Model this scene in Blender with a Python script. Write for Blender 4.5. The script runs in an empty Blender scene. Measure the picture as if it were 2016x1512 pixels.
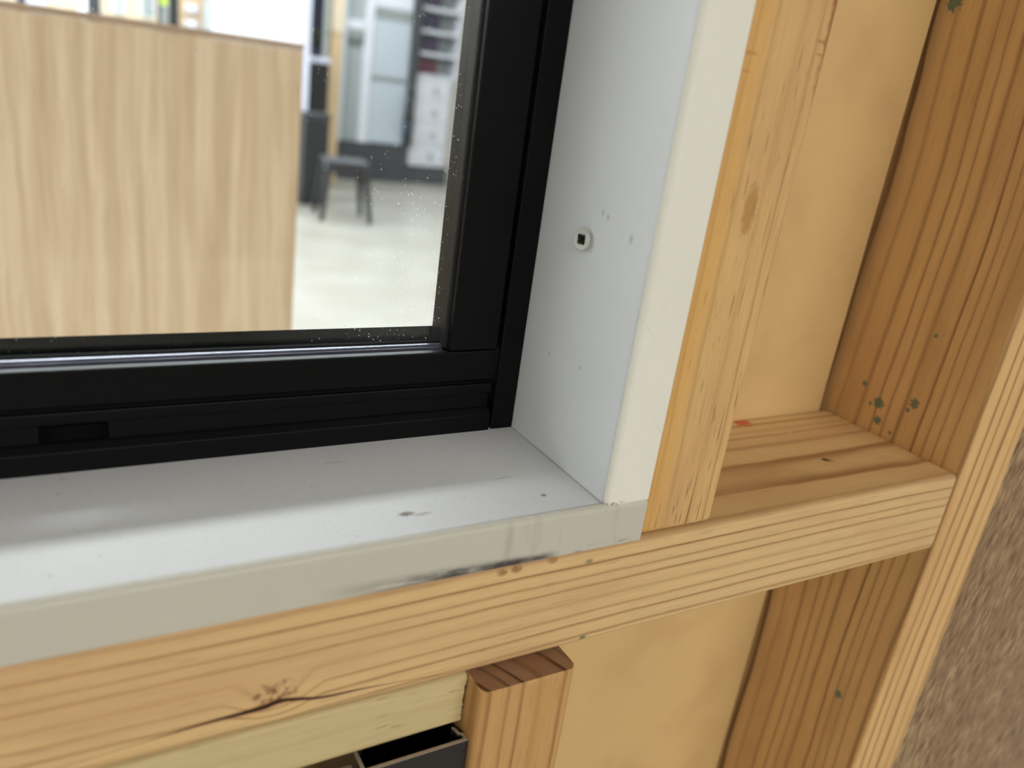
import bpy, bmesh, math, random
from mathutils import Vector, Matrix, noise as mnoise

random.seed(7)
C = bpy.context.scene.collection
scn = bpy.context.scene
Z0 = 1.03            # height of the wall rail's top above the floor; the wall's x/z coordinates start there

# ------------------------------------------------------------------ camera
cam_d = bpy.data.cameras.new('camera')
cam = bpy.data.objects.new('camera', cam_d); C.objects.link(cam)
Rm = ((0.86485302, -0.48405714, 0.13310872),      # image right
      (-0.061758, -0.365714, -0.92867606),        # image down
      (0.498212, 0.79494777, -0.34618326))        # view direction
m = Matrix((( Rm[0][0], -Rm[1][0], -Rm[2][0], -0.19864803),
            ( Rm[0][1], -Rm[1][1], -Rm[2][1], -0.20876005),
            ( Rm[0][2], -Rm[1][2], -Rm[2][2],  0.16115448 + Z0),
            (0, 0, 0, 1)))
cam.matrix_world = m
cam_d.sensor_width = 36.0
cam_d.lens = 1604.065 / 2016 * 36.0
cam_d.clip_start = 0.01
cam_d.clip_end = 100
cam_d.dof.use_dof = True
cam_d.dof.focus_distance = 0.352
cam_d.dof.aperture_fstop = 6.9
scn.camera = cam

# ------------------------------------------------------------------ world, exposure
w = bpy.data.worlds.new('world'); scn.world = w; w.use_nodes = True
w.node_tree.nodes['Background'].inputs[0].default_value = (0.8, 0.85, 0.9, 1)
w.node_tree.nodes['Background'].inputs[1].default_value = 0.3
vs = scn.view_settings
vs.view_transform = 'Standard'; vs.look = 'None'; vs.gamma = 1.0
vs.use_curve_mapping = False
vs.exposure = 0.0
LIGHT_SHOP = 33.0      # ceiling lights beyond the window
LIGHT_NEAR = 43.0      # ceiling lights on the photographer's side

# ------------------------------------------------------------------ helpers
def lin(r, g, b):
    f = lambda c: (c/255/12.92) if c/255 <= 0.04045 else ((c/255+0.055)/1.055)**2.4
    return (f(r), f(g), f(b), 1.0)

class NT:
    """short-hand for building a node tree"""
    def __init__(s, name):
        s.m = bpy.data.materials.new(name); s.m.use_nodes = True
        s.t = s.m.node_tree; s.t.nodes.clear()
        s.out = s.t.nodes.new('ShaderNodeOutputMaterial')
    def n(s, typ, **kw):
        nd = s.t.nodes.new(typ)
        for k, v in kw.items(): setattr(nd, k, v)
        return nd
    def put(s, sock, v):
        if v is None: return
        if isinstance(v, (int, float)): sock.default_value = v
        elif isinstance(v, (tuple, list)): sock.default_value = v
        else: s.t.links.new(v, sock)
    def math(s, op, a, b=None, c=None, clamp=False):
        nd = s.n('ShaderNodeMath', operation=op, use_clamp=clamp)
        s.put(nd.inputs[0], a); s.put(nd.inputs[1], b)
        if c is not None: s.put(nd.inputs[2], c)
        return nd.outputs[0]
    def comb(s, x, y, z):
        nd = s.n('ShaderNodeCombineXYZ')
        s.put(nd.inputs[0], x); s.put(nd.inputs[1], y); s.put(nd.inputs[2], z)
        return nd.outputs[0]
    def obj(s):
        tc = s.n('ShaderNodeTexCoord')
        sp = s.n('ShaderNodeSeparateXYZ'); s.t.links.new(tc.outputs['Object'], sp.inputs[0])
        return tc.outputs['Object'], sp.outputs
    def noise(s, vec, scale=1.0, detail=2.0, rough=0.5):
        nd = s.n('ShaderNodeTexNoise'); s.put(nd.inputs['Vector'], vec)
        nd.inputs['Scale'].default_value = scale; nd.inputs['Detail'].default_value = detail
        nd.inputs['Roughness'].default_value = rough
        return nd.outputs['Fac']
    def ramp(s, fac, stops, interp='LINEAR'):
        nd = s.n('ShaderNodeValToRGB'); s.put(nd.inputs[0], fac)
        cr = nd.color_ramp; cr.interpolation = interp
        while len(cr.elements) < len(stops): cr.elements.new(0.5)
        for e, (p, c) in zip(cr.elements, stops):
            e.position = p; e.color = c if isinstance(c, tuple) else (c, c, c, 1)
        return nd.outputs[0]
    def mix(s, fac, a, b, blend='MIX'):
        nd = s.n('ShaderNodeMix', data_type='RGBA', blend_type=blend)
        s.put(nd.inputs[0], fac); s.put(nd.inputs[6], a); s.put(nd.inputs[7], b)
        return nd.outputs[2]
    def smooth(s, v, lo, hi):
        nd = s.n('ShaderNodeMapRange', interpolation_type='SMOOTHSTEP')
        s.put(nd.inputs[0], v); nd.inputs[1].default_value = lo; nd.inputs[2].default_value = hi
        return nd.outputs[0]
    def dist(s, vec, centre, scale=(1, 1, 1)):
        mp = s.n('ShaderNodeVectorMath', operation='SUBTRACT'); s.put(mp.inputs[0], vec); mp.inputs[1].default_value = centre
        ml = s.n('ShaderNodeVectorMath', operation='MULTIPLY'); s.put(ml.inputs[0], mp.outputs[0]); ml.inputs[1].default_value = scale
        ln = s.n('ShaderNodeVectorMath', operation='LENGTH'); s.put(ln.inputs[0], ml.outputs[0])
        return ln.outputs['Value']
    def blotch(s, vec, centre, r, scale=(1, 1, 1), wob=0.6, soft=0.35, nscale=None):
        """a stain with its own ragged outline around centre"""
        d = s.dist(vec, centre, scale)
        nz = s.noise(vec, nscale or 1.2/r, 2.0)
        d = s.math('ADD', d, s.math('MULTIPLY', s.math('SUBTRACT', nz, 0.5), wob*r*2))
        return s.smooth(d, r*(1+soft), r*(1-soft))
    def bump(s, h, strength, dist_):
        nd = s.n('ShaderNodeBump'); s.put(nd.inputs['Height'], h)
        nd.inputs['Strength'].default_value = strength; nd.inputs['Distance'].default_value = dist_
        return nd.outputs[0]
    def bsdf(s, col, rough=0.5, normal=None, metal=0.0, spec=0.5, coat=0.0):
        b = s.n('ShaderNodeBsdfPrincipled')
        s.put(b.inputs['Base Color'], col); s.put(b.inputs['Roughness'], rough)
        b.inputs['Metallic'].default_value = metal
        s.put(b.inputs['Specular IOR Level'], spec)
        b.inputs['Coat Weight'].default_value = coat
        if normal is not None: s.put(b.inputs['Normal'], normal)
        s.t.links.new(b.outputs[0], s.out.inputs[0]); return b

def plain(name, rgb, rough=0.5, metal=0.0, spec=0.5, var=0.04, nscale=30.0):
    """a single colour broken up by a little mottling"""
    t = NT(name); v, _ = t.obj()
    c = lin(*rgb)
    nz = t.noise(v, nscale, 3.0)
    col = t.mix(nz, tuple(x*(1-var) for x in c[:3])+(1,), tuple(min(1, x*(1+var)) for x in c[:3])+(1,))
    t.bsdf(col, rough, metal=metal, spec=spec)
    return t.m

def wood(name, axis, pith, ring, light, dark, seed=0.0, wob=0.010, wobL=6.0, late=0.9, end=False, pore=0.35,
         tint=None, knots=(), extra=None, drift=0.0, contrast=1.0, ringvar=0.65):
    """solid pine: growth rings around a pith line, wandering along the grain axis"""
    t = NT(name); v, sp = t.obj()
    order = {'x': (0, 1, 2), 'z': (2, 0, 1), 'y': (1, 0, 2)}[axis]
    L, A, B = (sp[i] for i in order)
    def vec(kl, ka, kb, off=0.0):
        return t.comb(t.math('MULTIPLY_ADD', L, kl, seed+off), t.math('MULTIPLY_ADD', A, ka, seed*1.7+off), t.math('MULTIPLY_ADD', B, kb, seed*0.6+off))
    n1 = t.noise(vec(wobL, 7, 7), 1.0, 1.0); n2 = t.noise(vec(wobL, 7, 7, 31.4), 1.0, 1.0)
    n3 = t.noise(vec(22, 60, 60, 12.3), 1.0, 2.0)
    A2 = t.math('ADD', A, t.math('MULTIPLY', t.math('SUBTRACT', n1, 0.5), wob))
    B2 = t.math('ADD', B, t.math('MULTIPLY', t.math('SUBTRACT', n2, 0.5), wob))
    dA = t.math('SUBTRACT', t.math('MULTIPLY_ADD', L, drift, A2), pith[0]); dB = t.math('SUBTRACT', B2, pith[1])
    r = t.math('SQRT', t.math('ADD', t.math('MULTIPLY', dA, dA), t.math('MULTIPLY', dB, dB)))
    r = t.math('ADD', r, t.math('MULTIPLY', t.math('SUBTRACT', n3, 0.5), ring*0.22))
    for kc, kr, ks in knots:                       # rings bend round a knot
        d = t.dist(v, kc, ks)
        r = t.math('ADD', r, t.math('MULTIPLY', t.smooth(d, kr*3.2, 0.0), ring*1.6))
    q = t.math('DIVIDE', r, ring)
    # uneven ring widths
    q = t.math('ADD', q, t.math('MULTIPLY', t.noise(t.comb(t.math('MULTIPLY', q, 0.33), seed, 0.0), 1.0, 1.0), 2.2))
    fr = t.math('FRACT', q)
    wn = t.n('ShaderNodeTexWhiteNoise', noise_dimensions='1D'); t.put(wn.inputs['W'], t.math('FLOOR', q))
    var = t.math('MULTIPLY_ADD', wn.outputs['Value'], ringvar, 1.0-ringvar)
    lt = t.ramp(fr, [(0.0, 0.30), (0.10, 0.06), (0.45, 0.0), (0.72, 0.14), (0.86, 0.95), (0.95, 1.0), (1.0, 0.30)])
    lt = t.math('MULTIPLY', t.math('MULTIPLY', lt, var), late)
    col = t.mix(lt, lin(*light), lin(*dark))
    # slow mottling between straw and pinkish tones
    mot = t.noise(vec(9, 40, 40, 5.0), 1.0, 2.0)
    tn = tint or (light[0]-14, light[1]-24, light[2]-26)
    col = t.mix(t.smooth(mot, 0.40, 0.72), col, t.mix(0.55, col, lin(*tn)))
    fib = t.noise(vec(55, 2200, 2200, 2.0), 1.0, 2.0)
    col = t.mix(1.0, col, t.ramp(fib, [(0.25, 1-0.16*contrast), (0.75, 1.0)]), 'MULTIPLY')
    por = t.noise(vec(70, 1000, 1000, 8.0), 1.0, 1.0)
    pm = t.smooth(por, 0.68, 0.76)
    col = t.mix(t.math('MULTIPLY', pm, pore), col, lin(dark[0]*0.62, dark[1]*0.58, dark[2]*0.52))
    for kc, kr, ks in knots:
        km = t.blotch(v, kc, kr, ks, 0.9, 0.5)
        kn = t.noise(v, 380.0, 3.0)
        col = t.mix(t.math('MULTIPLY', km, t.smooth(kn, 0.38, 0.66)), col, lin(112, 70, 32))
    h = t.math('ADD', t.math('MULTIPLY', fib, 0.5), t.math('MULTIPLY', pm, -0.5))
    h = t.math('ADD', h, t.math('MULTIPLY', lt, -0.35))
    if extra: col, h = extra(t, v, sp, col, h)
    nrm = t.bump(h, 0.35, 0.0004)
    t.bsdf(col, 0.55 if not end else 0.85, nrm, spec=0.35 if not end else 0.1)
    return t.m

def link(name, me, mats, parent=None, loc=(0, 0, 0)):
    o = bpy.data.objects.new(name, me)
    for mm in (mats if isinstance(mats, (list, tuple)) else [mats]):
        me.materials.append(mm)
    C.objects.link(o); o.location = loc
    if parent: o.parent = parent
    return o

def to_mesh(bm, name, smooth=False):
    bmesh.ops.recalc_face_normals(bm, faces=bm.faces)
    me = bpy.data.meshes.new(name); bm.to_mesh(me); bm.free()
    for p in me.polygons: p.use_smooth = smooth
    return me

def bm_box(bm, lo, hi, bev=0.0, seg=2):
    vs_ = [bm.verts.new((x, y, z)) for x in (lo[0], hi[0]) for y in (lo[1], hi[1]) for z in (lo[2], hi[2])]
    fs = [(0, 1, 3, 2), (4, 6, 7, 5), (0, 4, 5, 1), (2, 3, 7, 6), (0, 2, 6, 4), (1, 5, 7, 3)]
    faces = [bm.faces.new([vs_[i] for i in f]) for f in fs]
    if bev > 0:
        eds = list({e for f in faces for e in f.edges})
        bmesh.ops.bevel(bm, geom=eds, offset=bev, segments=seg, profile=0.5, affect='EDGES')
    return vs_

def box(name, lo, hi, mat, parent=None, bev=0.0, seg=3, loc=(0, 0, 0)):
    """lo, hi in world coordinates less loc"""
    bm = bmesh.new(); bm_box(bm, lo, hi, bev, seg)
    me = to_mesh(bm, name, smooth=False)
    if bev > 0:
        for p in me.polygons: p.use_smooth = True
        me.set_sharp_from_angle(angle=math.radians(50)) if False else None
        o = link(name, me, mat, parent, loc)
        o.modifiers.new('wn', 'WEIGHTED_NORMAL').keep_sharp = True
        return o
    return link(name, me, mat, parent, loc)

def prism(name, poly, axis, a, b, mat, parent=None, loc=(0, 0, 0), smooth=False):
    """polygon extruded along an axis from a to b; poly gives the other two coordinates in x,y,z order"""
    bm = bmesh.new()
    def P(u, v_, t_):
        return {'x': (t_, u, v_), 'y': (u, t_, v_), 'z': (u, v_, t_)}[axis]
    va = [bm.verts.new(P(u, v_, a)) for u, v_ in poly]; vb = [bm.verts.new(P(u, v_, b)) for u, v_ in poly]
    n = len(poly)
    bm.faces.new(va); bm.faces.new(vb[::-1])
    for i in range(n):
        f = bm.faces.new((va[i], va[(i+1) % n], vb[(i+1) % n], vb[i])); f.smooth = smooth
    bmesh.ops.recalc_face_normals(bm, faces=bm.faces)
    me = bpy.data.meshes.new(name); bm.to_mesh(me); bm.free()
    o = link(name, me, mat, parent, loc)
    if smooth:
        o.modifiers.new('wn', 'WEIGHTED_NORMAL')
    return o

def cyl(bm, p0, p1, r0, r1, n=16):
    p0, p1 = Vector(p0), Vector(p1); d = (p1-p0)
    mt = Matrix.Translation((p0+p1)/2) @ d.to_track_quat('Z', 'Y').to_matrix().to_4x4()
    bmesh.ops.create_cone(bm, cap_ends=True, segments=n, radius1=r0, radius2=r1, depth=d.length, matrix=mt)

def tag(o, label, cat=None, group=None, kind=None):
    o['label'] = label
    if cat: o['category'] = cat
    if group: o['group'] = group
    if kind or cat: o['kind'] = kind or 'thing'
    return o

def empty(name, loc, label, cat=None, group=None, kind=None):
    o = bpy.data.objects.new(name, None); C.objects.link(o); o.location = loc; o.empty_display_size = 0.05
    return tag(o, label, cat, group, kind)

# ------------------------------------------------------------------ materials
# white melamine with specks of dust
def melamine(name, rgb, dust=0.0, scuff=None):
    t = NT(name); v, sp = t.obj()
    col = lin(*rgb)
    col = t.mix(t.noise(v, 14, 3), tuple(c*0.94 for c in col[:3])+(1,), col)
    if dust:
        sp1 = t.smooth(t.noise(v, 1500, 2), 0.60, 0.70)
        patch = t.noise(v, 22, 2)
        col = t.mix(t.math('MULTIPLY', t.math('MULTIPLY', sp1, patch), dust), col, lin(110, 100, 88))
        fl = t.smooth(t.noise(v, 420, 3), 0.70, 0.76)
        col = t.mix(t.math('MULTIPLY', fl, dust*0.6), col, lin(120, 105, 92))
    h = t.noise(v, 700, 2)
    rough = 0.42
    if scuff: col, rough = scuff(t, v, sp, col)
    t.bsdf(col, rough, t.bump(h, 0.06, 0.0003), spec=0.45)
    return t.m

def sill_marks(t, v, sp, col):
    # two brown spots and a faint smear on the board's top; coordinates are the object's own
    for c, r, s, rgb, k in (((-0.0934, 0.0149, 0.018), 0.0013, (0.55, 1, 1), (92, 66, 48), 0.85),
                            ((-0.0385, 0.0135, 0.018), 0.0009, (0.8, 1, 1), (110, 78, 44), 0.85),
                            ((-0.0880, 0.0135, 0.018), 0.0011, (0.35, 1.3, 1), (120, 108, 98), 0.5),
                            ((-0.047, 0.030, 0.018), 0.0010, (0.25, 2.0, 1), (115, 112, 105), 0.35),
                            ((-0.105, 0.058, 0.018), 0.0008, (0.2, 2.0, 1), (125, 118, 110), 0.4)):
        col = t.mix(t.math('MULTIPLY', t.blotch(v, c, r, s, 0.8, 0.5), k), col, lin(*rgb))
    return col, 0.55

def sill_edge_marks(t, v, sp, col):
    x, y, z = sp
    # black rubbed streak along the lower edge
    nz = t.noise(t.comb(t.math('MULTIPLY', x, 45), 0.0, t.math('MULTIPLY', z, 420)), 1.0, 5.0, 0.7)
    along = t.math('MULTIPLY', t.smooth(x, -0.135, -0.075), t.smooth(x, -0.036, -0.046))
    low = t.smooth(t.math('ADD', z, t.math('MULTIPLY', t.math('ADD', x, 0.06), 0.028)), 0.0048, 0.0018)
    col = t.mix(t.math('MULTIPLY', t.math('MULTIPLY', along, low), t.smooth(nz, 0.28, 0.60)), col, lin(66, 62, 60))
    along2 = t.math('MULTIPLY', t.smooth(x, -0.034, -0.028), t.smooth(x, -0.002, -0.008))
    low2 = t.smooth(z, 0.0034, 0.0008)
    col = t.mix(t.math('MULTIPLY', t.math('MULTIPLY', along2, low2), t.smooth(nz, 0.46, 0.62)), col, lin(80, 78, 74))
    # grey rub marks down the face
    s1 = t.noise(t.comb(t.math('MULTIPLY', x, 190), 0.0, t.math('MULTIPLY', z, 35)), 1.0, 3.0)
    reg = t.math('MULTIPLY', t.smooth(x, -0.085, -0.050), t.smooth(x, 0.0, -0.012))
    col = t.mix(t.math('MULTIPLY', t.math('MULTIPLY', reg, t.smooth(s1, 0.56, 0.72)), 0.22), col, lin(150, 140, 130))
    col = t.mix(t.math('MULTIPLY', t.blotch(v, (-0.0605, -0.001, 0.010), 0.0016, (1, 1, 0.22), 0.5, 0.6), 0.35), col, lin(150, 140, 134))
    # scratches running diagonally near the right end
    dg = t.math('MULTIPLY_ADD', z, 0.8, x)
    s2 = t.noise(t.comb(t.math('MULTIPLY', dg, 900), t.math('MULTIPLY', z, 40), 0.0), 1.0, 1.0)
    col = t.mix(t.math('MULTIPLY', t.math('MULTIPLY', t.smooth(x, -0.05, -0.02), t.smooth(s2, 0.70, 0.76)), 0.4), col, lin(140, 132, 118))
    # ding with bright rim
    col = t.mix(t.math('MULTIPLY', t.blotch(v, (-0.067, 0.0, 0.0073), 0.0007, (1, 1, 0.6), 0.4, 0.4), 0.6), col, lin(120, 110, 95))
    return col, 0.45

def jamb_edge_marks(t, v, sp, col):
    x, y, z = sp
    for k, (a, kk, th) in enumerate(((0.9, 650, 0.73), (-0.55, 520, 0.75), (0.35, 700, 0.75))):
        dg = t.math('MULTIPLY_ADD', z, a, x)
        s2 = t.noise(t.comb(t.math('MULTIPLY', dg, kk), t.math('MULTIPLY', z, 14), 3.0*k), 1.0, 1.0)
        col = t.mix(t.math('MULTIPLY', t.smooth(s2, th, th+0.05), 0.28), col, lin(150, 138, 120))
    # black grime where it meets the sill
    g = t.math('MULTIPLY', t.smooth(z, 0.0204, 0.0188), t.smooth(t.noise(v, 900, 2), 0.50, 0.60))
    col = t.mix(t.math('MULTIPLY', g, t.smooth(x, -0.010, -0.016)), col, lin(30, 28, 26))
    return col, 0.45

def jamb_marks(t, v, sp, col):
    for c, r in (((-0.0196, 0.0135, 0.1155), 0.0010), ((-0.0196, 0.032, 0.121), 0.0007), ((-0.0196, 0.0285, 0.120), 0.0007),
                 ((-0.0196, 0.052, 0.060), 0.0006), ((-0.0196, 0.030, 0.062), 0.0006)):
        col = t.mix(t.math('MULTIPLY', t.blotch(v, c, r, (1, 1, 0.7), 0.6, 0.6), 0.35), col, lin(110, 108, 104))
    return col, 0.40

M = {}
M['sill'] = melamine('white_melamine_sill', (204, 204, 203), dust=0.55, scuff=sill_marks)
M['sill_edge'] = melamine('sill_edge_tape_shaded', (194, 190, 176), dust=0.12, scuff=sill_edge_marks)  # same tape as the jamb's, darkened to carry the photographer's soft shadow
M['jamb'] = melamine('white_melamine_jamb', (226, 229, 231), dust=0.06, scuff=jamb_marks)
M['jamb_edge'] = melamine('jamb_edge_tape_lit', (232, 229, 217), dust=0.05, scuff=jamb_edge_marks)  # same tape as the sill's, lightened as if catching more light higher up

GREEN = (96, 116, 96)
def paint_spots(lst, rgb=GREEN):
    def f(t, v, sp, col, h):
        for c, r in lst:
            col = t.mix(t.math('MULTIPLY', t.blotch(v, c, r, (1, 1, 1), 1.0, 0.25, 1.8/r), 0.9), col, lin(*rgb))
        return col, h
    return f

def rail_extra(t, v, sp, col, h):
    x, y, z = sp
    # long drying crack running through the knot on the front face
    fc = t.n('ShaderNodeFloatCurve')
    pts = [(-0.180, -0.0383), (-0.170, -0.0376), (-0.160, -0.0370), (-0.150, -0.0369), (-0.143, -0.0365), (-0.1385, -0.0358), (-0.134, -0.0365),
           (-0.123, -0.0388), (-0.109, -0.0396), (-0.094, -0.0410)]
    cur = fc.mapping.curves[0]
    X = lambda p: (p+0.20)/0.12; Y = lambda q: (q+0.045)/0.012
    while len(cur.points) < len(pts): cur.points.new(0.5, 0.5)
    for cp, (px_, pz_) in zip(cur.points, pts): cp.location = (X(px_), Y(pz_))
    fc.mapping.update()
    t.put(fc.inputs['Value'], t.math('DIVIDE', t.math('ADD', x, 0.20), 0.12))
    zc = t.math('MULTIPLY_ADD', fc.outputs[0], 0.012, -0.045)
    wd = t.ramp(t.math('DIVIDE', t.math('ADD', x, 0.20), 0.12), [(0.16, 0.0), (0.36, 0.45), (0.48, 0.9), (0.53, 0.65), (0.62, 0.40), (0.72, 0.26), (0.86, 0.0)])
    d = t.math('ABSOLUTE', t.math('SUBTRACT', z, zc))
    cm = t.smooth(t.math('SUBTRACT', d, t.math('MULTIPLY', wd, 0.0011)), 0.0003, -0.0003)
    cm = t.math('MULTIPLY', cm, t.smooth(y, 0.004, 0.002))
    halo = t.smooth(t.math('SUBTRACT', d, t.math('MULTIPLY', wd, 0.0026)), 0.0006, -0.0012)
    col = t.mix(t.math('MULTIPLY', t.math('MULTIPLY', halo, t.smooth(y, 0.004, 0.002)), 0.40), col, lin(150, 92, 38))
    col = t.mix(cm, col, lin(48, 22, 8))
    h = t.math('SUBTRACT', h, t.math('MULTIPLY', cm, 4.0))
    # dents and stains
    for c, r, rgb, k in (((-0.0604, 0, -0.0030), 0.0015, (140, 98, 48), .8), ((-0.0545, 0, -0.0026), 0.0017, (132, 86, 40), .8), ((-0.039, 0, -0.0020), 0.0016, (138, 98, 50), .7),
                         ((-0.0219, 0, -0.0059), 0.0013, (112, 112, 62), .7), ((-0.0177, 0, -0.0425), 0.0013, (88, 116, 84), .9),
                         ((0.139, 0.0842, 0), 0.0045, (196, 70, 44), .85), ((0.1501, 0.0342, 0), 0.0017, (52, 26, 12), .95), ((0.152, 0.0330, 0), 0.0020, (120, 74, 36), .5),
                         ((0.1583, 0.0662, 0), 0.0013, (214, 176, 128), .7)):
        col = t.mix(t.math('MULTIPLY', t.blotch(v, c, r, (0.8, 1, 1.2), 1.1, 0.5, 2.2/r), k), col, lin(*rgb))
    return col, h

LIGHTW, DARKW = (220, 186, 132), (158, 112, 58)
M['rail'] = wood('pine_rail', 'x', (0.030, -0.062), 0.0043, LIGHTW, (150, 104, 58), seed=3.1, wob=0.009, wobL=3.0, pore=0.18, late=0.85,
                 tint=(204, 162, 116), knots=(((-0.1400, 0.0, -0.0325), 0.0045, (0.8, 0.2, 1.0)),), extra=rail_extra)
def stud_extra(t, v, sp, col, h):
    x, y, z = sp
    for c, r, sc, rgb, k in (((0.0396, 0.0015, 0.212), 0.0036, (1, .5, .075), (138, 70, 30), .9), ((0.0030, 0, 0.1795), 0.0014, (.35, 1, 2.2), (150, 104, 48), .8),
                             ((0.0030, 0, 0.1740), 0.0012, (.35, 1, 2.2), (156, 108, 52), .7), ((0.036, 0, 0.187), 0.0012, (.3, 1, 2.4), (160, 112, 62), .8), ((0.036, 0, 0.183), 0.0010, (.3, 1, 2.4), (160, 112, 62), .7),
                             ((0.0195, 0, 0.130), 0.0026, (1, 1, .28), (158, 108, 50), .6)):
        mk = t.blotch(v, c, r, sc, 0.5, 0.4)
        col = t.mix(t.math('MULTIPLY', mk, k), col, lin(*rgb))
    # honey-coloured band along the left edge, pinker wood to the right
    col = t.mix(t.math('MULTIPLY', t.smooth(t.math('MULTIPLY_ADD', t.noise(t.comb(0, 0, t.math('MULTIPLY', z, 12)), 1.0, 1.0), 0.006, x), 0.017, 0.009), 0.45), col, lin(212, 160, 78))
    # open resin pores
    p = t.noise(t.comb(t.math('MULTIPLY', x, 750), t.math('MULTIPLY', y, 300), t.math('MULTIPLY', z, 42)), 1.0, 1.0)
    pm = t.math('MULTIPLY', t.smooth(p, 0.66, 0.74), t.smooth(x, 0.010, 0.020))
    col = t.mix(t.math('MULTIPLY', pm, 0.75), col, lin(112, 74, 36))
    return col, t.math('SUBTRACT', h, t.math('MULTIPLY', pm, 0.8))
M['stud'] = wood('pine_short_stud', 'z', (-0.075, 0.030), 0.0085, (222, 181, 119), (150, 106, 58), seed=8.4, wob=0.006, wobL=3.0, pore=0.6, late=0.55, tint=(202, 156, 106), contrast=1.5, extra=stud_extra)
M['right_stud'] = wood('pine_right_stud', 'z', (-0.105, 0.130), 0.0058, (223, 181, 121), (116, 73, 34), seed=5.7, wob=0.011, wobL=4.0, pore=0.12, late=0.95,
                       tint=(192, 148, 100),
                       extra=paint_spots([((0, .069, .0246), .0016), ((0, .057, .0173), .0032), ((0, .0365, .0253), .0026), ((0, .0547, .0075), .0024), ((0, .0369, .0646), .0011),
                                          ((0, .0390, .0205), .0012), ((0, .0620, .0150), .0011), ((0, .0832, .228), .0040), ((0, .0243, -.1651), .0026), ((0, .045, .004), .0010)]))
M['post'] = wood('pine_post', 'z', (-0.17, -0.06), 0.0078, (200, 156, 100), (140, 96, 50), seed=2.2, wob=0.003, wobL=2.0, pore=0.25, late=0.75, ringvar=0.5, tint=(196, 148, 88))
M['post_end'] = wood('pine_post_end_grain', 'z', (-0.17, -0.06), 0.0078, (150, 116, 86), (58, 34, 18), seed=2.2, wob=0.004, wobL=2.0, pore=0.0, late=1.0, end=True)
M['strip'] = wood('pale_pine_strip', 'x', (0.05, -0.30), 0.0125, (205, 187, 140), (172, 148, 98), seed=6.6, wob=0.012, wobL=3.0, pore=0.55, late=0.85, tint=(200, 180, 132))

def mdf():
    t = NT('mdf'); v, sp = t.obj()
    a = t.noise(v, 900, 3); b = t.noise(v, 26, 3); c = t.noise(v, 2600, 2)
    col = t.mix(a, lin(202, 168, 114), lin(215, 183, 128))
    col = t.mix(t.math('MULTIPLY', t.smooth(b, 0.45, 0.75), 0.35), col, lin(186, 150, 100))
    col = t.mix(t.math('MULTIPLY', t.smooth(c, 0.70, 0.78), 0.4), col, lin(150, 112, 68))
    t.bsdf(col, 0.6, t.bump(a, 0.1, 0.0002), spec=0.3)
    return t.m
M['mdf'] = mdf()

def oak_laminate():
    t = NT('brown_oak_laminate'); v, (x, y, z) = t.obj()
    a = math.radians(-9)
    u = t.math('ADD', t.math('MULTIPLY', x, math.cos(a)), t.math('MULTIPLY', z, math.sin(a)))
    l = t.math('ADD', t.math('MULTIPLY', z, math.cos(a)), t.math('MULTIPLY', x, -math.sin(a)))
    wv = t.noise(t.comb(t.math('MULTIPLY', u, 40), 0, t.math('MULTIPLY', l, 55)), 1.0, 3.0)
    u2 = t.math('ADD', u, t.math('MULTIPLY', wv, 0.006))
    g = t.noise(t.comb(t.math('MULTIPLY', u2, 480), 0, t.math('MULTIPLY', l, 70)), 1.0, 3.0, 0.6)
    col = t.mix(t.smooth(g, 0.36, 0.64), lin(100, 74, 46), lin(180, 150, 112))
    big = t.noise(t.comb(t.math('MULTIPLY', u, 30), 1.0, t.math('MULTIPLY', l, 9)), 1.0, 2.0)
    col = t.mix(t.smooth(big, 0.35, 0.7), col, t.mix(0.45, col, lin(120, 88, 60)))
    t.bsdf(col, 0.45, t.bump(g, 0.25, 0.0003), spec=0.35)
    return t.m
M['oak_brown'] = oak_laminate()

def oak_light():
    t = NT('light_oak_laminate'); v, (x, y, z) = t.obj()
    wv = t.noise(t.comb(t.math('MULTIPLY', x, 14), 0, t.math('MULTIPLY', z, 3.5)), 1.0, 2.0)
    wv2 = t.noise(t.comb(t.math('MULTIPLY', x, 26), 2.0, t.math('MULTIPLY', z, 14)), 1.0, 2.0)
    u = t.math('ADD', t.math('MULTIPLY_ADD', wv, 0.022, x), t.math('MULTIPLY', wv2, 0.006))
    g = t.noise(t.comb(t.math('MULTIPLY', u, 46), 0, t.math('MULTIPLY', z, 1.6)), 1.0, 3.0, 0.55)
    g2 = t.noise(t.comb(t.math('MULTIPLY', u, 210), 7, t.math('MULTIPLY', z, 6)), 1.0, 2.0)
    col = t.mix(t.smooth(g, 0.30, 0.70), lin(206, 176, 142), lin(232, 208, 176))
    col = t.mix(t.math('MULTIPLY', t.smooth(g2, 0.48, 0.70), 0.42), col, lin(180, 148, 116))
    t.bsdf(col, 0.5, spec=0.3)
    return t.m
M['oak_light'] = oak_light()
M['oak_edge'] = plain('oak_edge_tape', (172, 144, 120), 0.5, var=0.08)

def black_frame():
    t = NT('black_powder_coat'); v, sp = t.obj()
    nz = t.noise(v, 3000, 2)
    dustm = t.math('MULTIPLY', t.smooth(t.noise(v, 1300, 2), 0.74, 0.80), t.noise(v, 40, 2))
    col = t.mix(t.math('MULTIPLY', dustm, 0.30), lin(6, 7, 8), lin(120, 115, 108))
    t.bsdf(col, 0.38, t.bump(nz, 0.06, 0.0001), spec=0.14)
    return t.m
M['black'] = black_frame()
def gasket():
    t = NT('black_glazing_gasket'); v, sp = t.obj()
    nz = t.noise(v, 1500, 3)
    dustm = t.smooth(t.noise(v, 1100, 3), 0.60, 0.72)
    col = t.mix(t.math('MULTIPLY', dustm, 0.25), lin(14, 15, 16), lin(110, 108, 105))
    t.bsdf(col, 0.55, t.bump(nz, 0.1, 0.0001), spec=0.25)
    return t.m
M['gasket'] = gasket()
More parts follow.
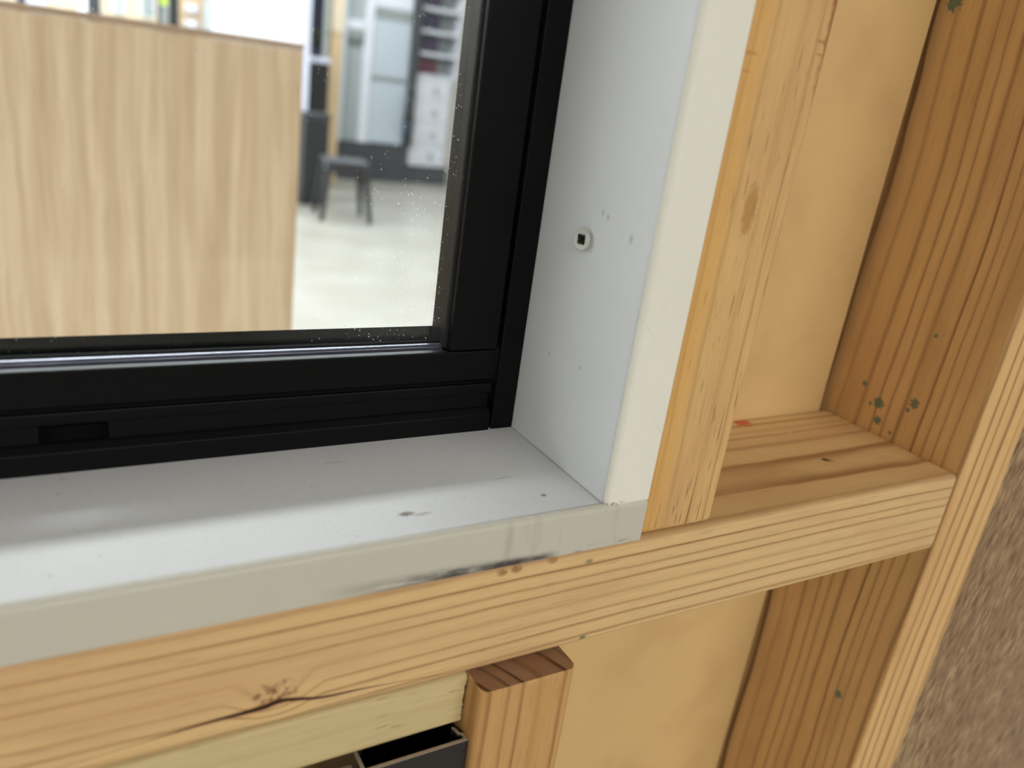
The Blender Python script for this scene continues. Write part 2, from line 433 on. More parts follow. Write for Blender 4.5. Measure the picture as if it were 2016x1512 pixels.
def bead_mat():
    t = NT('glossy_bead'); v, (x, y, z) = t.obj()
    nz = t.noise(t.comb(t.math('MULTIPLY', x, 25), t.math('MULTIPLY', y, 2200), 0), 1.0, 3.0)
    t.bsdf(lin(84, 86, 98), t.math('MULTIPLY_ADD', nz, 0.20, 0.08), t.bump(nz, 0.15, 0.0002), metal=0.45, spec=0.5)
    return t.m
M['bead'] = bead_mat()
M['dark_void'] = plain('dark_cavity', (10, 10, 11), 0.8, spec=0.1)

def glass():
    t = NT('window_glass'); v, (x, y, z) = t.obj()
    tr = t.n('ShaderNodeBsdfTransparent'); tr.inputs[0].default_value = (0.97, 0.985, 0.98, 1)
    gl = t.n('ShaderNodeBsdfGlossy'); gl.inputs['Roughness'].default_value = 0.02
    fr = t.n('ShaderNodeFresnel'); fr.inputs[0].default_value = 1.45
    mx = t.n('ShaderNodeMixShader')
    t.put(mx.inputs[0], t.math('MULTIPLY', fr.outputs[0], 0.6)); t.put(mx.inputs[1], tr.outputs[0]); t.put(mx.inputs[2], gl.outputs[0])
    # dust: small pale specks, thicker towards the right edge and the bottom corner
    vo = t.n('ShaderNodeTexVoronoi'); t.put(vo.inputs['Vector'], v); vo.inputs['Scale'].default_value = 1000.0
    rnd = t.n('ShaderNodeSeparateColor'); t.put(rnd.inputs[0], vo.outputs['Color'])
    size = t.math('MULTIPLY_ADD', t.math('POWER', rnd.outputs[0], 3.0), 0.22, 0.07)
    speck = t.math('LESS_THAN', vo.outputs['Distance'], size)
    edge = t.math('MAXIMUM', t.smooth(x, -0.105, -0.052), t.math('MULTIPLY', t.smooth(z, 0.078, 0.060), t.smooth(x, -0.14, -0.06)))
    patch = t.smooth(t.noise(v, 30, 2), 0.36, 0.66)
    keep = t.math('MULTIPLY', t.math('MULTIPLY_ADD', edge, 0.75, 0.05), patch)
    on = t.math('MULTIPLY', speck, t.math('LESS_THAN', rnd.outputs[1], keep))
    dd = t.n('ShaderNodeBsdfDiffuse'); dd.inputs[0].default_value = (0.8, 0.79, 0.77, 1)
    tl = t.n('ShaderNodeBsdfTranslucent'); tl.inputs[0].default_value = (0.8, 0.79, 0.77, 1)
    df = t.n('ShaderNodeMixShader'); df.inputs[0].default_value = 0.6; t.put(df.inputs[1], dd.outputs[0]); t.put(df.inputs[2], tl.outputs[0])
    film = t.math('MULTIPLY', t.math('MULTIPLY', edge, t.noise(v, 500, 3)), 0.02)
    mx2 = t.n('ShaderNodeMixShader'); t.put(mx2.inputs[0], t.math('MAXIMUM', t.math('MULTIPLY', on, 0.45), film))
    t.put(mx2.inputs[1], mx.outputs[0]); t.put(mx2.inputs[2], df.outputs[0])
    t.t.links.new(mx2.outputs[0], t.out.inputs[0])
    return t.m
M['glass'] = glass()

M['steel'] = plain('zinc_steel', (196, 195, 188), 0.32, metal=0.35, var=0.06, nscale=900)
M['recess'] = plain('dark_recess', (62, 64, 62), 0.40, metal=0.5)
M['charcoal'] = plain('charcoal_anodised', (52, 50, 48), 0.38, metal=0.5)
M['inner_dark'] = plain('extrusion_inside', (14, 14, 15), 0.35, metal=0.3)
M['cut_alu'] = plain('sawn_aluminium', (168, 152, 134), 0.55, metal=0.35, var=0.12, nscale=1500)

def floor_mat():
    t = NT('cream_polished_floor'); v, sp = t.obj()
    a = t.noise(v, 2.2, 4); b = t.noise(v, 9.0, 3)
    col = t.mix(t.smooth(a, 0.35, 0.7), lin(140, 137, 127), lin(152, 149, 142))
    col = t.mix(t.math('MULTIPLY', t.smooth(b, 0.55, 0.7), 0.25), col, lin(136, 130, 115))
    t.bsdf(col, 0.30, spec=0.35)
    return t.m
M['floor'] = floor_mat()
M['ceiling'] = plain('ceiling_grey', (142, 143, 144), 0.8)
M['taupe'] = plain('brown_grey_wall', (62, 57, 52), 0.7)
M['wall'] = plain('wall_white', (232, 230, 224), 0.7)
M['white'] = plain('cabinet_white', (236, 238, 242), 0.35)
M['soft_white'] = plain('unit_white', (196, 199, 206), 0.4)
M['white_cool'] = plain('door_white', (168, 178, 186), 0.35)
M['greyw'] = plain('panel_grey_white', (142, 149, 150), 0.5)
M['grey_bar'] = plain('grey_aluminium_bar', (138, 144, 144), 0.4, metal=0.2)
M['blk'] = plain('satin_black', (36, 36, 38), 0.4)
M['blk2'] = plain('charcoal_laminate', (52, 54, 58), 0.5)
M['beige'] = plain('beige_timber', (188, 163, 126), 0.55, var=0.08, nscale=8)
M['cream'] = plain('cream_paint', (206, 190, 164), 0.6)
M['lilac'] = plain('lilac_grey', (196, 198, 214), 0.5)
M['purple'] = plain('dark_purple', (46, 36, 58), 0.6, var=0.3, nscale=25)
M['plum'] = plain('plum_red', (78, 30, 46), 0.6, var=0.3, nscale=25)
M['navy'] = plain('dark_navy', (38, 38, 56), 0.6, var=0.3, nscale=25)
M['leaf'] = plain('dark_leaf', (44, 62, 36), 0.6, var=0.3, nscale=30)
M['teal'] = plain('dark_teal', (30, 52, 64), 0.7)
M['smoked'] = plain('dark_tinted_panel', (44, 46, 58), 0.12)
def emit(name, rgb, s):
    t = NT(name); e = t.n('ShaderNodeEmission'); e.inputs[0].default_value = rgb; e.inputs[1].default_value = s
    t.t.links.new(e.outputs[0], t.out.inputs[0]); return t.m
M['lamp_cool'] = emit('lamp_diffuser_cool', (0.93, 0.97, 1.0, 1), LIGHT_SHOP)
M['lamp_near'] = emit('lamp_diffuser_near', (1.0, 0.975, 0.93, 1), LIGHT_NEAR)
M['lamp_green'] = emit('green_indicator', (0.62, 0.9, 0.12, 1), 1.6)

# ------------------------------------------------------------------ the room
XL, XR, YN, YF, H = -5.0, 6.0, -4.5, 9.0, 3.1
def structure(name, lo, hi, mat, label):
    return tag(box(name, lo, hi, mat), label, kind='structure')
structure('floor', (XL, YN, -0.08), (XR, YF, 0.0), M['floor'], 'cream polished shop floor seen through the window glass')
structure('ceiling', (XL, YN, H), (XR, YF, H+0.08), M['ceiling'], 'white ceiling over the whole shop')
structure('wall_far', (XL, YF, 0), (XR, YF+0.1, H), M['wall'], 'white wall behind the wardrobe and drawers')
structure('wall_near', (XL, YN-0.1, 0), (XR, YN, H), M['taupe'], 'brown grey wall behind the photographer')
structure('wall_left', (XL-0.1, YN, 0), (XL, YF, H), M['wall'], 'white wall at the left end of the shop')
structure('wall_right', (XR, YN, 0), (XR+0.1, YF, H), M['wall'], 'white wall at the right end of the shop')

def ceiling_light(x, y, lx, ly, mat, label, group):
    e = empty('ceiling_light', (x, y, H), label, 'light', group)
    box('housing', (-lx/2-0.03, -ly/2-0.03, -0.05), (lx/2+0.03, ly/2+0.03, -0.002), M['white'], e)
    box('diffuser', (-lx/2, -ly/2, -0.056), (lx/2, ly/2, -0.0502), mat, e)
for y, label in ((2.5, 'nearest long cool white ceiling light beyond the window wall'), (4.9, 'middle long cool white ceiling light beyond the window wall'),
                 (7.2, 'farthest long cool white ceiling light, over the wardrobe and drawers')):
    ceiling_light(-0.9, y, 7.9, 0.42, M['lamp_cool'], label, 'ceiling lights beyond the window')
ceiling_light(-0.3, -4.0, 6.0, 0.42, M['lamp_near'], 'warm white long ceiling light behind the photographer', None)

# ------------------------------------------------------------------ the framed wall (local z = 0 at the rail's top)
S = 0.2155                                        # left face of the right-hand stud
TOP = 0.78                                        # head of the stud frame above the rail
W = (0, 0, Z0)

def board(name, lo, hi, mat, label, bev=0.0025, cat='timber', origin=None):
    origin = origin or (0, 0, 0)
    lo2 = tuple(a-b for a, b in zip(lo, origin)); hi2 = tuple(a-b for a, b in zip(hi, origin))
    o = box(name, lo2, hi2, mat, None, bev, 3, (origin[0], origin[1], origin[2]+Z0))
    return tag(o, label, cat)

rail = board('timber_rail', (-0.98, 0.0, -0.0456), (S-0.0003, 0.0896, 0.0), M['rail'],
             'horizontal pine rail with a knot and long crack, carrying the white sill', 0.0032)
stud = board('timber_stud', (0.0008, 0.0004, 0.0003), (0.0398, 0.0894, TOP), M['stud'],
             'short upright pine stud standing on the rail beside the white jamb', 0.0035)
rst = board('timber_stud', (S, -0.0003, -Z0+0.001), (S+0.0462, 0.099, TOP+0.09), M['right_stud'],
            'tall pine stud at the right with green paint specks, butted by the rail', 0.0022, origin=(S, 0, 0))
board('timber_stud', (-1.03, 0.0, -Z0+0.001), (-0.9805, 0.0896, TOP+0.09), M['right_stud'],
      'tall pine stud at the far left end of the rail', 0.0025, origin=(-1.03, 0, 0))
board('timber_lintel', (-0.98, 0.0, TOP+0.0005), (S-0.0003, 0.0896, TOP+0.046), M['rail'],
      'horizontal pine head piece over the window opening', 0.0032)
board('timber_stud', (-0.9796, 0.0004, 0.0003), (-0.9406, 0.0894, TOP), M['stud'],
      'short upright pine stud at the far side of the window', 0.0035)

# MDF sheet closing the back of the wall, with the window cut out of it
def backing():
    bm = bmesh.new()
    y0, y1 = 0.0900, 0.0985
    xs = [-0.98, -0.9406, 0.0015, S-0.0055]; zs = [-Z0+0.002, -0.012, TOP-0.02, TOP+0.09]
    for i in range(3):
        for j in range(3):
            if i == 1 and j == 1: continue
            x0, x1, z0, z1 = xs[i], xs[i+1], zs[j], zs[j+1]
            q = [(x0, z0), (x1, z0), (x1, z1), (x0, z1)]
            bm.faces.new([bm.verts.new((a, y0, b)) for a, b in q])
            bm.faces.new([bm.verts.new((a, y1, b)) for a, b in q][::-1])
    bmesh.ops.remove_doubles(bm, verts=bm.verts, dist=1e-5)
    # rims
    be = [e for e in bm.edges if len(e.link_faces) == 1 and abs(e.verts[0].co.y-y0) < 1e-6]
    key = {(round(v.co.x, 5), round(v.co.y, 5), round(v.co.z, 5)): v for v in bm.verts}
    for e in be:
        a, b = e.verts
        a2 = key[(round(a.co.x, 5), round(y1, 5), round(a.co.z, 5))]; b2 = key[(round(b.co.x, 5), round(y1, 5), round(b.co.z, 5))]
        bm.faces.new((a, b, b2, a2))
    return link('backing_board', to_mesh(bm, 'backing_board'), M['mdf'], None, W)
tag(backing(), 'tan fibreboard sheet closing the wall behind the pine studs', 'board')

# unseen white boards added behind the wall to bounce light onto the partition
def bounce_boards():
    e = empty('bounce_board', W, 'unseen white board added behind the framed wall to bounce light', 'board')
    y0, y1 = 0.1140, 0.1245
    for lo, hi in (((-1.03, y0, -Z0+0.002), (S+0.85, y1, -0.0125)), ((-1.03, y0, TOP-0.018), (S+0.85, y1, TOP+0.09)),
                   ((-1.03, y0, -0.0120), (-0.9425, y1, TOP-0.0185)), ((0.0020, y0, -0.0120), (S+0.85, y1, TOP-0.0185))):
        box('sheet', lo, hi, M['wall'], e)
bounce_boards()

# brown oak cladding to the right of the stud
ob = box('oak_cladding', (S+0.0470, 0.0015, -Z0+0.002), (S+0.80, 0.0195, TOP+0.09), M['oak_brown'], None, 0.0006, 2, W)
tag(ob, 'brown oak-grain laminate panel at the right edge, beside the tall stud', 'panel')

# --- white sill board (melamine with rounded edge tape)
def rounded_profile(pts_r, n=5):
    """polygon with per-corner radius -> point list"""
    out = []
    N = len(pts_r)
    for i, (x, y, r) in enumerate(pts_r):
        p = Vector((x, y)); a = Vector(pts_r[i-1][:2]); b = Vector(pts_r[(i+1) % N][:2])
        if r <= 0: out.append((x, y)); continue
        u = (a-p).normalized(); v_ = (b-p).normalized()
        for k in range(n+1):
            f = k/n; ang = f*math.pi/2
            c = p+u*r+v_*r
            q = c - v_*r*math.cos(ang) - u*r*math.sin(ang)
            out.append((q.x, q.y))
    return out

sill = empty('window_sill', W, 'white melamine sill board lying on the pine rail under the window', 'sill')
box('sill_board', (-0.9398, 0.0016, 0.0002), (-0.0006, 0.094, 0.0180), M['sill'], sill, 0.0, 1)
et = prism('edge_tape', rounded_profile([(0.00155, 0.0001, 0), (-0.0013, 0.0001, 0.0006), (-0.0013, 0.0184, 0.0024), (0.00155, 0.0184, 0)]), 'x', -0.9398, 0.0002, M['sill_edge'], sill, smooth=True)
et['label'] = 'scuffed cream edge tape with a black rub mark along the bottom'

# --- white jamb liner standing on the sill
jamb = empty('window_jamb', W, 'white upright jamb board with one screw, right side of the window', 'jamb')
box('jamb_board', (-0.0196, 0.0016, 0.0183), (0.0000, 0.0895, TOP-0.001), M['jamb'], jamb, 0.0, 1)
jt = prism('edge_tape', rounded_profile([(-0.0200, 0.00155, 0), (-0.0200, -0.0014, 0.0026), (0.0002, -0.0014, 0.0007), (0.0002, 0.00155, 0)]), 'z', 0.0187, TOP-0.001, M['jamb_edge'], jamb, smooth=True)
jt['label'] = 'scratched cream edge tape on the front edge of the jamb'
jl = empty('window_jamb', (-0.9402, 0, Z0), 'white upright jamb board, left side of the window', 'jamb')
box('jamb_board', (0.0, 0.0016, 0.0183), (0.0196, 0.0895, TOP-0.001), M['jamb'], jl)
box('edge_tape', (0.0, -0.0014, 0.0187), (0.0199, 0.00155, TOP-0.001), M['jamb_edge'], jl)

# --- screw in the jamb
def screw():
    e = empty('screw', (-0.0196, 0.0397, Z0+0.1097), 'silver cross-head screw standing proud of the white jamb', 'screw')
    e.rotation_euler = (0, 0, math.radians(11))
    bm = bmesh.new()
    R = 0.0041; n = 48
    # profile of the countersunk head along -x (towards the opening)
    prof = [(0.0, 0.0016), (0.0006, 0.0019), (0.0016, 0.0036), (0.0020, R), (0.0025, R), (0.00275, R-0.00025)]
    rings = []
    for d, r in prof:
        rings.append([bm.verts.new((-d, r*math.cos(2*math.pi*k/n), r*math.sin(2*math.pi*k/n))) for k in range(n)])
    for a, b in zip(rings, rings[1:]):
        for k in range(n):
            bm.faces.new((a[k], a[(k+1) % n], b[(k+1) % n], b[k])).smooth = True
    # face with a cross recess
    def cross(sc, x):
        wv, lv = 0.00052*sc, 0.0024*sc
        pts = []
        for q in range(4):
            a = q*math.pi/2 + math.radians(41)
            ca, sa = math.cos(a), math.sin(a)
            for u, v_ in ((wv*1.25, -wv*1.25), (lv, -wv*0.8), (lv, wv*0.8)):
                pts.append((u*ca-v_*sa, u*sa+v_*ca))
        return [bm.verts.new((x, py, pz)) for py, pz in pts]
    xf = -0.00275
    c1 = cross(1.0, xf+0.0001)
    outer = rings[-1]
    # bridge outer ring to the cross outline by nearest angle
    edges = []
    for loop in (outer, c1):
        for i in range(len(loop)):
            a, b = loop[i], loop[(i+1) % len(loop)]
            ed = bm.edges.get((a, b)) or bm.edges.new((a, b)); edges.append(ed)
    bmesh.ops.triangle_fill(bm, use_beauty=True, use_dissolve=False, edges=edges)
    for f in list(bm.faces):
        cen = f.calc_center_median()
        if all(v_ in c1 for v_ in f.verts): bm.faces.remove(f)
    head = link('head', to_mesh(bm, 'screw_head'), M['steel'], e)
    es = head.modifiers.new('es', 'EDGE_SPLIT'); es.split_angle = math.radians(40)
    bm = bmesh.new()
    a = []
    def cr(sc, x):
        wv, lv = 0.00052*sc, 0.0024*sc
        o_ = []
        for q in range(4):
            an = q*math.pi/2 + math.radians(41); ca, sa = math.cos(an), math.sin(an)
            for u, v_ in ((wv*1.25, -wv*1.25), (lv, -wv*0.8), (lv, wv*0.8)):
                o_.append(bm.verts.new((x, u*ca-v_*sa, u*sa+v_*ca)))
        return o_
    p = cr(1.0, xf+0.0001); q = cr(0.45, xf+0.0017)
    for k in range(12): bm.faces.new((p[k], p[(k+1) % 12], q[(k+1) % 12], q[k]))
    bm.faces.new(q)
    r = link('cross_recess', to_mesh(bm, 'cross_recess'), M['recess'], e); r['label'] = 'dark cross-shaped recess'
    bm = bmesh.new(); cyl(bm, (-0.0002, 0, 0), (0.016, 0, 0), 0.0016, 0.0012, 12)
    link('shank', to_mesh(bm, 'shank'), M['steel'], e)
screw()

# --- black aluminium window
win = empty('window_1', W, 'black aluminium framed window with a dusty glass pane', kind='structure')
WT = TOP-0.03
def wbox(name, lo, hi, mat=None, bev=0.0005):
    return box(name, lo, hi, mat or M['black'], win, bev, 2)
XW = -0.9196
wbox('frame_upright', (-0.0306, 0.0717, 0.0181), (-0.0198, 0.125, WT), bev=0.0007)
wbox('frame_upright', (XW, 0.0717, 0.0181), (XW+0.0108, 0.125, WT), bev=0.0007)
wbox('frame_head', (XW+0.011, 0.0717, WT-0.011), (-0.031, 0.125, WT))
# bottom frame rail: front lip, sloping ledge, slotted riser
fr_ = prism('frame_sill', [(0.0717, 0.0181), (0.0717, 0.0254), (0.0719, 0.0257), (0.0740, 0.0277), (0.0748, 0.0283), (0.0757, 0.0283), (0.0757, 0.0181)], 'x', XW+0.011, -0.0318, M['black'], win)
wbox('drain_riser', (-0.1799, 0.0748, 0.02835), (-0.0322, 0.0757, 0.0346), bev=0)
wbox('drain_riser', (XW+0.012, 0.0748, 0.02835), (-0.2009, 0.0757, 0.0346), bev=0)
wbox('drain_channel', (XW+0.012, 0.0850, 0.0186), (-0.0322, 0.125, 0.0345), M['dark_void'], 0)
# sash
wbox('sash_stile', (-0.0540, 0.0725, 0.0550), (-0.0320, 0.0925, WT-0.012), bev=0.0008)
wbox('sash_stile', (XW+0.012, 0.0725, 0.0550), (XW+0.034, 0.0925, WT-0.012), bev=0.0008)
wbox('sash_rail', (XW+0.012, 0.0725, 0.0417), (-0.0322, 0.0765, 0.0547), bev=0.0006)
wbox('sash_rail_groove', (XW+0.012, 0.0738, 0.0399), (-0.0322, 0.0765, 0.0416), bev=0)
wbox('sash_rail_lip', (XW+0.012, 0.0725, 0.0352), (-0.0322, 0.0765, 0.0398), bev=0.0006)
wbox('sash_rail_fin', (XW+0.012, 0.0728, 0.0405), (-0.0324, 0.0740, 0.0409), bev=0)
wbox('glazing_rebate', (XW+0.034, 0.0766, 0.0440), (-0.0544, 0.0791, 0.0515), M['dark_void'], 0)
wbox('sash_rail_top', (XW+0.035, 0.0725, WT-0.035), (-0.0545, 0.0925, WT-0.013), bev=0.0006)
# glazing bead and gasket in front of the glass
bd = prism('glazing_bead', [(0.0792, 0.0480), (0.0792, 0.0545), (0.0797, 0.0552), (0.0806, 0.0555), (0.0816, 0.0556), (0.0826, 0.0558), (0.0826, 0.0480)],
           'x', XW+0.034, -0.0544, M['bead'], win, smooth=True)
bd['label'] = 'glossy bead catching the light along the foot of the glass'
prism('glazing_gasket', [(0.0827, 0.0500), (0.0827, 0.0562), (0.0835, 0.0566), (0.0838, 0.0562), (0.0838, 0.0500)], 'x', XW+0.034, -0.0544, M['gasket'], win)
prism('glazing_gasket', [(-0.0541, 0.0760), (-0.0548, 0.0765), (-0.0550, 0.0775), (-0.0545, 0.0836), (-0.0535, 0.0838), (-0.0535, 0.0760)], 'z', 0.0552, WT-0.035, M['gasket'], win)
prism('outer_bead', [(0.0930, 0.0480), (0.0930, 0.0594), (0.1080, 0.0500), (0.1080, 0.0480)], 'x', XW+0.02, -0.045, M['black'], win)
prism('outer_bead', [(-0.0525, 0.0930), (-0.0430, 0.1080), (-0.0330, 0.1080), (-0.0330, 0.0930)], 'z', 0.0480, WT-0.02, M['black'], win)
gl = box('glass_pane', (XW+0.030, 0.0840, 0.0510), (-0.0490, 0.0844, WT-0.030), M['glass'], win)
gl['label'] = 'clear pane with pale dust towards its right edge'

# ------------------------------------------------------------------ below the rail: post, pale strip, extrusions
def post():
    x0, x1, y0, y1 = -0.0682, -0.0268, -0.0112, 0.078
    zt, zb = -0.0459, -0.62
    corner = rounded_profile([(x0, y1, 0.002), (x0, y0, 0.0036), (x1, y0, 0.0036), (x1, y1, 0.002)], 6)
    # refine the outline so the sawn top edge can be ragged
    pts = []
    for i, p in enumerate(corner):
        q = corner[(i+1) % len(corner)]
        a, b = Vector(p), Vector(q); n = max(1, int((b-a).length/0.0006)) if (a.y < 0.0 or b.y < 0.0) else 1
        for k in range(n): pts.append(tuple(a.lerp(b, k/n)))
    bm = bmesh.new()
    rows = []
    for k, z in enumerate((zb, zt-0.0012, zt-0.0004)):
        rows.append([bm.verts.new((x+(random.uniform(-1, 1)*0.0003 if k == 2 else 0), y+(random.uniform(-0.2, 1)*0.00035 if k == 2 else 0), z+(random.uniform(-1, 1)*0.0004 if k == 2 else 0))) for x, y in pts])
    ins = []
    cx, cy = (x0+x1)/2, (y0+y1)/2
    for x, y in pts:
        d = Vector((cx-x, cy-y)); d.normalize()
        ins.append(bm.verts.new((x+d.x*0.0004, y+d.y*0.0004, zt-random.uniform(0, 0.0001))))
    rows.append(ins)
    n = len(pts)
    for a, b in zip(rows, rows[1:]):
        for k in range(n):
            f = bm.faces.new((a[k], a[(k+1) % n], b[(k+1) % n], b[k])); f.smooth = a is rows[0]
    f = bm.faces.new(ins); f.material_index = 1
    bm.faces.new(rows[0][::-1])
    me = to_mesh(bm, 'timber_post')
    for p in me.polygons:
        if p.center.z < zt-0.1 and p.area > 0: p.use_smooth = False
    o = link('timber_post', me, [M['post'], M['post_end']], None, W)
    return tag(o, 'sawn pine post under the rail, dark end grain showing on its top', 'timber')
post()

def strip():
    x0, x1, y0, y1, z0, z1 = -0.94, -0.0687, 0.0006, 0.045, -0.0682, -0.0461
    bm = bmesh.new()
    prof = rounded_profile([(y0, z0, 0.0008), (y0, z1, 0.0022), (y1, z1, 0.0008), (y1, z0, 0.0008)], 4)
    pts = []
    for i, p in enumerate(prof):
        a, b = Vector(p), Vector(prof[(i+1) % len(prof)]); n = max(1, int((b-a).length/0.0006)) if max(a.x, b.x) < 0.003 else 1
        for k in range(n): pts.append(tuple(a.lerp(b, k/n)))
    xs = [x0, x1-0.002, x1]
    rows = [[bm.verts.new((x+(random.uniform(-1.0, 0.45)*0.0006 if k == 2 else 0), y, z)) for y, z in pts] for k, x in enumerate(xs)]
    n = len(pts)
    for a, b in zip(rows, rows[1:]):
        for k in range(n): bm.faces.new((a[k], a[(k+1) % n], b[(k+1) % n], b[k]))
    bm.faces.new(rows[0][::-1]); bm.faces.new(rows[-1])
    o = link('timber_strip', to_mesh(bm, 'timber_strip'), M['strip'], None, W)
    return tag(o, 'pale yellow pine packing strip under the rail, left of the post', 'timber')
strip()

def extrusion(name, poly, zt, label, group=None):
    """a hollow black aluminium section standing on end, its sawn top bare metal; poly = outline in x, y"""
    e = empty(name, (0, 0, Z0), label, 'profile', group)
    zb = -0.55
    n = len(poly)
    bm = bmesh.new()
    va = [bm.verts.new((x, y, zb)) for x, y in poly]; vb = [bm.verts.new((x, y, zt-0.0003)) for x, y in poly]
    for i in range(n): bm.faces.new((va[i], va[(i+1) % n], vb[(i+1) % n], vb[i]))
    bm.faces.new(va)
    link('wall_section', to_mesh(bm, 'wall_section'), M['charcoal'], e)
    bm = bmesh.new()
    vc = [bm.verts.new((x, y, zt-0.0003)) for x, y in poly]; vd = [bm.verts.new((x, y, zt)) for x, y in poly]
    for i in range(n): bm.faces.new((vc[i], vc[(i+1) % n], vd[(i+1) % n], vd[i]))
    bm.faces.new(vd)
    bm.normal_update()
    bmesh.ops.triangulate(bm, faces=[f for f in bm.faces if len(f.verts) > 4])
    ct = link('sawn_end', to_mesh(bm, 'sawn_end'), M['cut_alu'], e); ct['label'] = 'bare sawn metal end'
    return e
ZT = -0.0712
# right-hand section: front wall, right wall with a small hook, left wall with a screw port
xr, yf, th = -0.0684, -0.0062, 0.0013
xl = -0.1100
ex = extrusion('aluminium_profile', [
    (xl, yf), (xr, yf), (xr, yf+0.0040), (xr-0.0010, yf+0.0040), (xr-0.0016, yf+0.0046), (xr-0.0022, yf+0.0072), (xr-0.0031, yf+0.0080), (xr-0.0037, yf+0.0076), (xr-0.0032, yf+0.0064), (xr-0.0027, yf+0.0040),
    (xr-0.0016, yf+0.0034), (xr-0.0013, yf+th), (xl+th, yf+th), (xl+th, 0.0070), (xl+0.0040, 0.0074), (xl+0.0054, 0.0084), (xl+0.0056, 0.0110), (xl+0.0044, 0.0110), (xl+0.0040, 0.0092),
    (xl+th, 0.0092), (xl+th, 0.040), (xl, 0.040)], ZT, 'charcoal aluminium profile against the post, sawn open top under pale strip')
box('inner_wall', (xr-0.0014, yf+0.0090, -0.55), (xr-0.0004, 0.040, ZT-0.003), M['inner_dark'], ex)
box('inner_wall', (xl+0.0014, 0.0385, -0.55), (xr-0.0015, 0.040, ZT-0.001), M['inner_dark'], ex)
extrusion('aluminium_profile', [
    (xl-0.040, 0.0010), (xl-0.0012, 0.0010), (xl-0.0012, 0.0022), (xl-0.0245, 0.0022), (xl-0.0245, 0.036), (xl-0.0258, 0.036), (xl-0.0258, 0.0022), (xl-0.040, 0.0022)], ZT-0.004,
    'second black aluminium profile, left of the sawn one beside the post')

# ------------------------------------------------------------------ beyond the glass
# freestanding light-oak partition
pp = empty('oak_partition', (-0.45, 1.21, 0), 'light oak-grain partition standing just beyond the window glass', 'partition')
box('panel', (-0.65, -0.010, 0.012), (0.65, 0.012, 1.1895), M['oak_light'], pp, 0.0008, 2)
te = box('top_edge_strip', (-0.65, -0.0115, 1.1900), (0.65, 0.0135, 1.2005), M['oak_edge'], pp, 0.0008, 2)
te['label'] = 'slightly darker edge strip along the top'
for x in (-0.6, 0.52): box('foot', (x, -0.15, 0.0), (x+0.08, 0.15, 0.0118), M['blk'], pp, 0.001, 1)

# white cabinet with grey pull
cb = empty('white_cabinet', (1.46, 6.8, 0), 'tall white cabinet with a grey pull behind the oak partition', 'cabinet')
box('carcass', (-0.372, 0.021, 0.0), (0.372, 0.40, 2.0), M['white_cool'], cb, 0.002, 1)
box('door', (-0.372, 0.0, 0.06), (0.318, 0.020, 1.99), M['white'], cb, 0.002, 1)
box('side_panel', (0.322, -0.004, 0.0), (0.376, 0.0205, 2.0), M['lilac'], cb, 0.002, 1)
dr_ = cb.children[1]
box('pull', (-0.31, -0.022, 0.285), (-0.215, -0.001, 0.305), M['grey_bar'], dr_, 0.003, 2)
bm = bmesh.new(); cyl(bm, (-0.11, -0.001, 0.335), (-0.11, -0.010, 0.335), 0.010, 0.010, 16)
link('lock', to_mesh(bm, 'lock'), M['grey_bar'], dr_)

# black fluted pedestal
def fluted(name, w_, d_, z0, z1, mat, parent, n):
    """box whose sides are vertical ribs"""
    bm = bmesh.new(); pts = []
    def side(a, b, k):
        a, b = Vector(a), Vector(b); nn = Vector(((b-a).y, -(b-a).x)).normalized()
        for i in range(k):
            for f, o in ((0.0, 0.0), (0.2, 0.004), (0.8, 0.004)):
                p = a.lerp(b, (i+f)/k)+nn*o; pts.append((p.x, p.y))
    side((-w_/2, -d_/2), (w_/2, -d_/2), n); side((w_/2, -d_/2), (w_/2, d_/2), n)
    side((w_/2, d_/2), (-w_/2, d_/2), n); side((-w_/2, d_/2), (-w_/2, -d_/2), n)
    va = [bm.verts.new((x, y, z0)) for x, y in pts]; vb = [bm.verts.new((x, y, z1)) for x, y in pts]
    N = len(pts)
    for i in range(N): bm.faces.new((va[i], va[(i+1) % N], vb[(i+1) % N], vb[i]))
    bm.faces.new(va[::-1]); bm.faces.new(vb)
    return link(name, to_mesh(bm, name), mat, parent)
pd = empty('fluted_pedestal', (1.845, 6.62, 0), 'low black fluted pedestal standing behind the black stool', 'pedestal')
fluted('body', 0.200, 0.16, 0.0, 0.695, M['blk'], pd, 9)
box('top', (-0.112, -0.092, 0.6955), (0.112, 0.092, 0.735), M['blk2'], pd, 0.003, 1)

# dark display case with plant behind it
dc = empty('display_case', (2.10, 7.56, 0), 'dark display case with ribbed base, right of the white cabinet', 'display case')
fluted('base', 0.20, 0.24, 0.0, 1.105, M['blk'], dc, 9)
box('shelf_ledge', (-0.110, -0.13, 1.106), (0.110, 0.13, 1.150), M['lilac'], dc, 0.003, 1)
box('back_panel', (-0.105, 0.115, 1.151), (0.105, 0.128, 2.0), M['smoked'], dc)
for x in (-0.105, 0.095): box('corner_post', (x, -0.125, 1.151), (x+0.010, -0.110, 2.0), M['blk2'], dc)
box('top', (-0.110, -0.13, 2.001), (0.110, 0.13, 2.03), M['blk2'], dc)
pl = empty('potted_plant', (2.09, 7.56, 1.151), 'dark green leafy plant standing in the dark display case', 'plant')
bm = bmesh.new(); cyl(bm, (0, 0, 0), (0, 0, 0.06), 0.030, 0.042, 20)
link('pot', to_mesh(bm, 'pot'), M['navy'], pl)
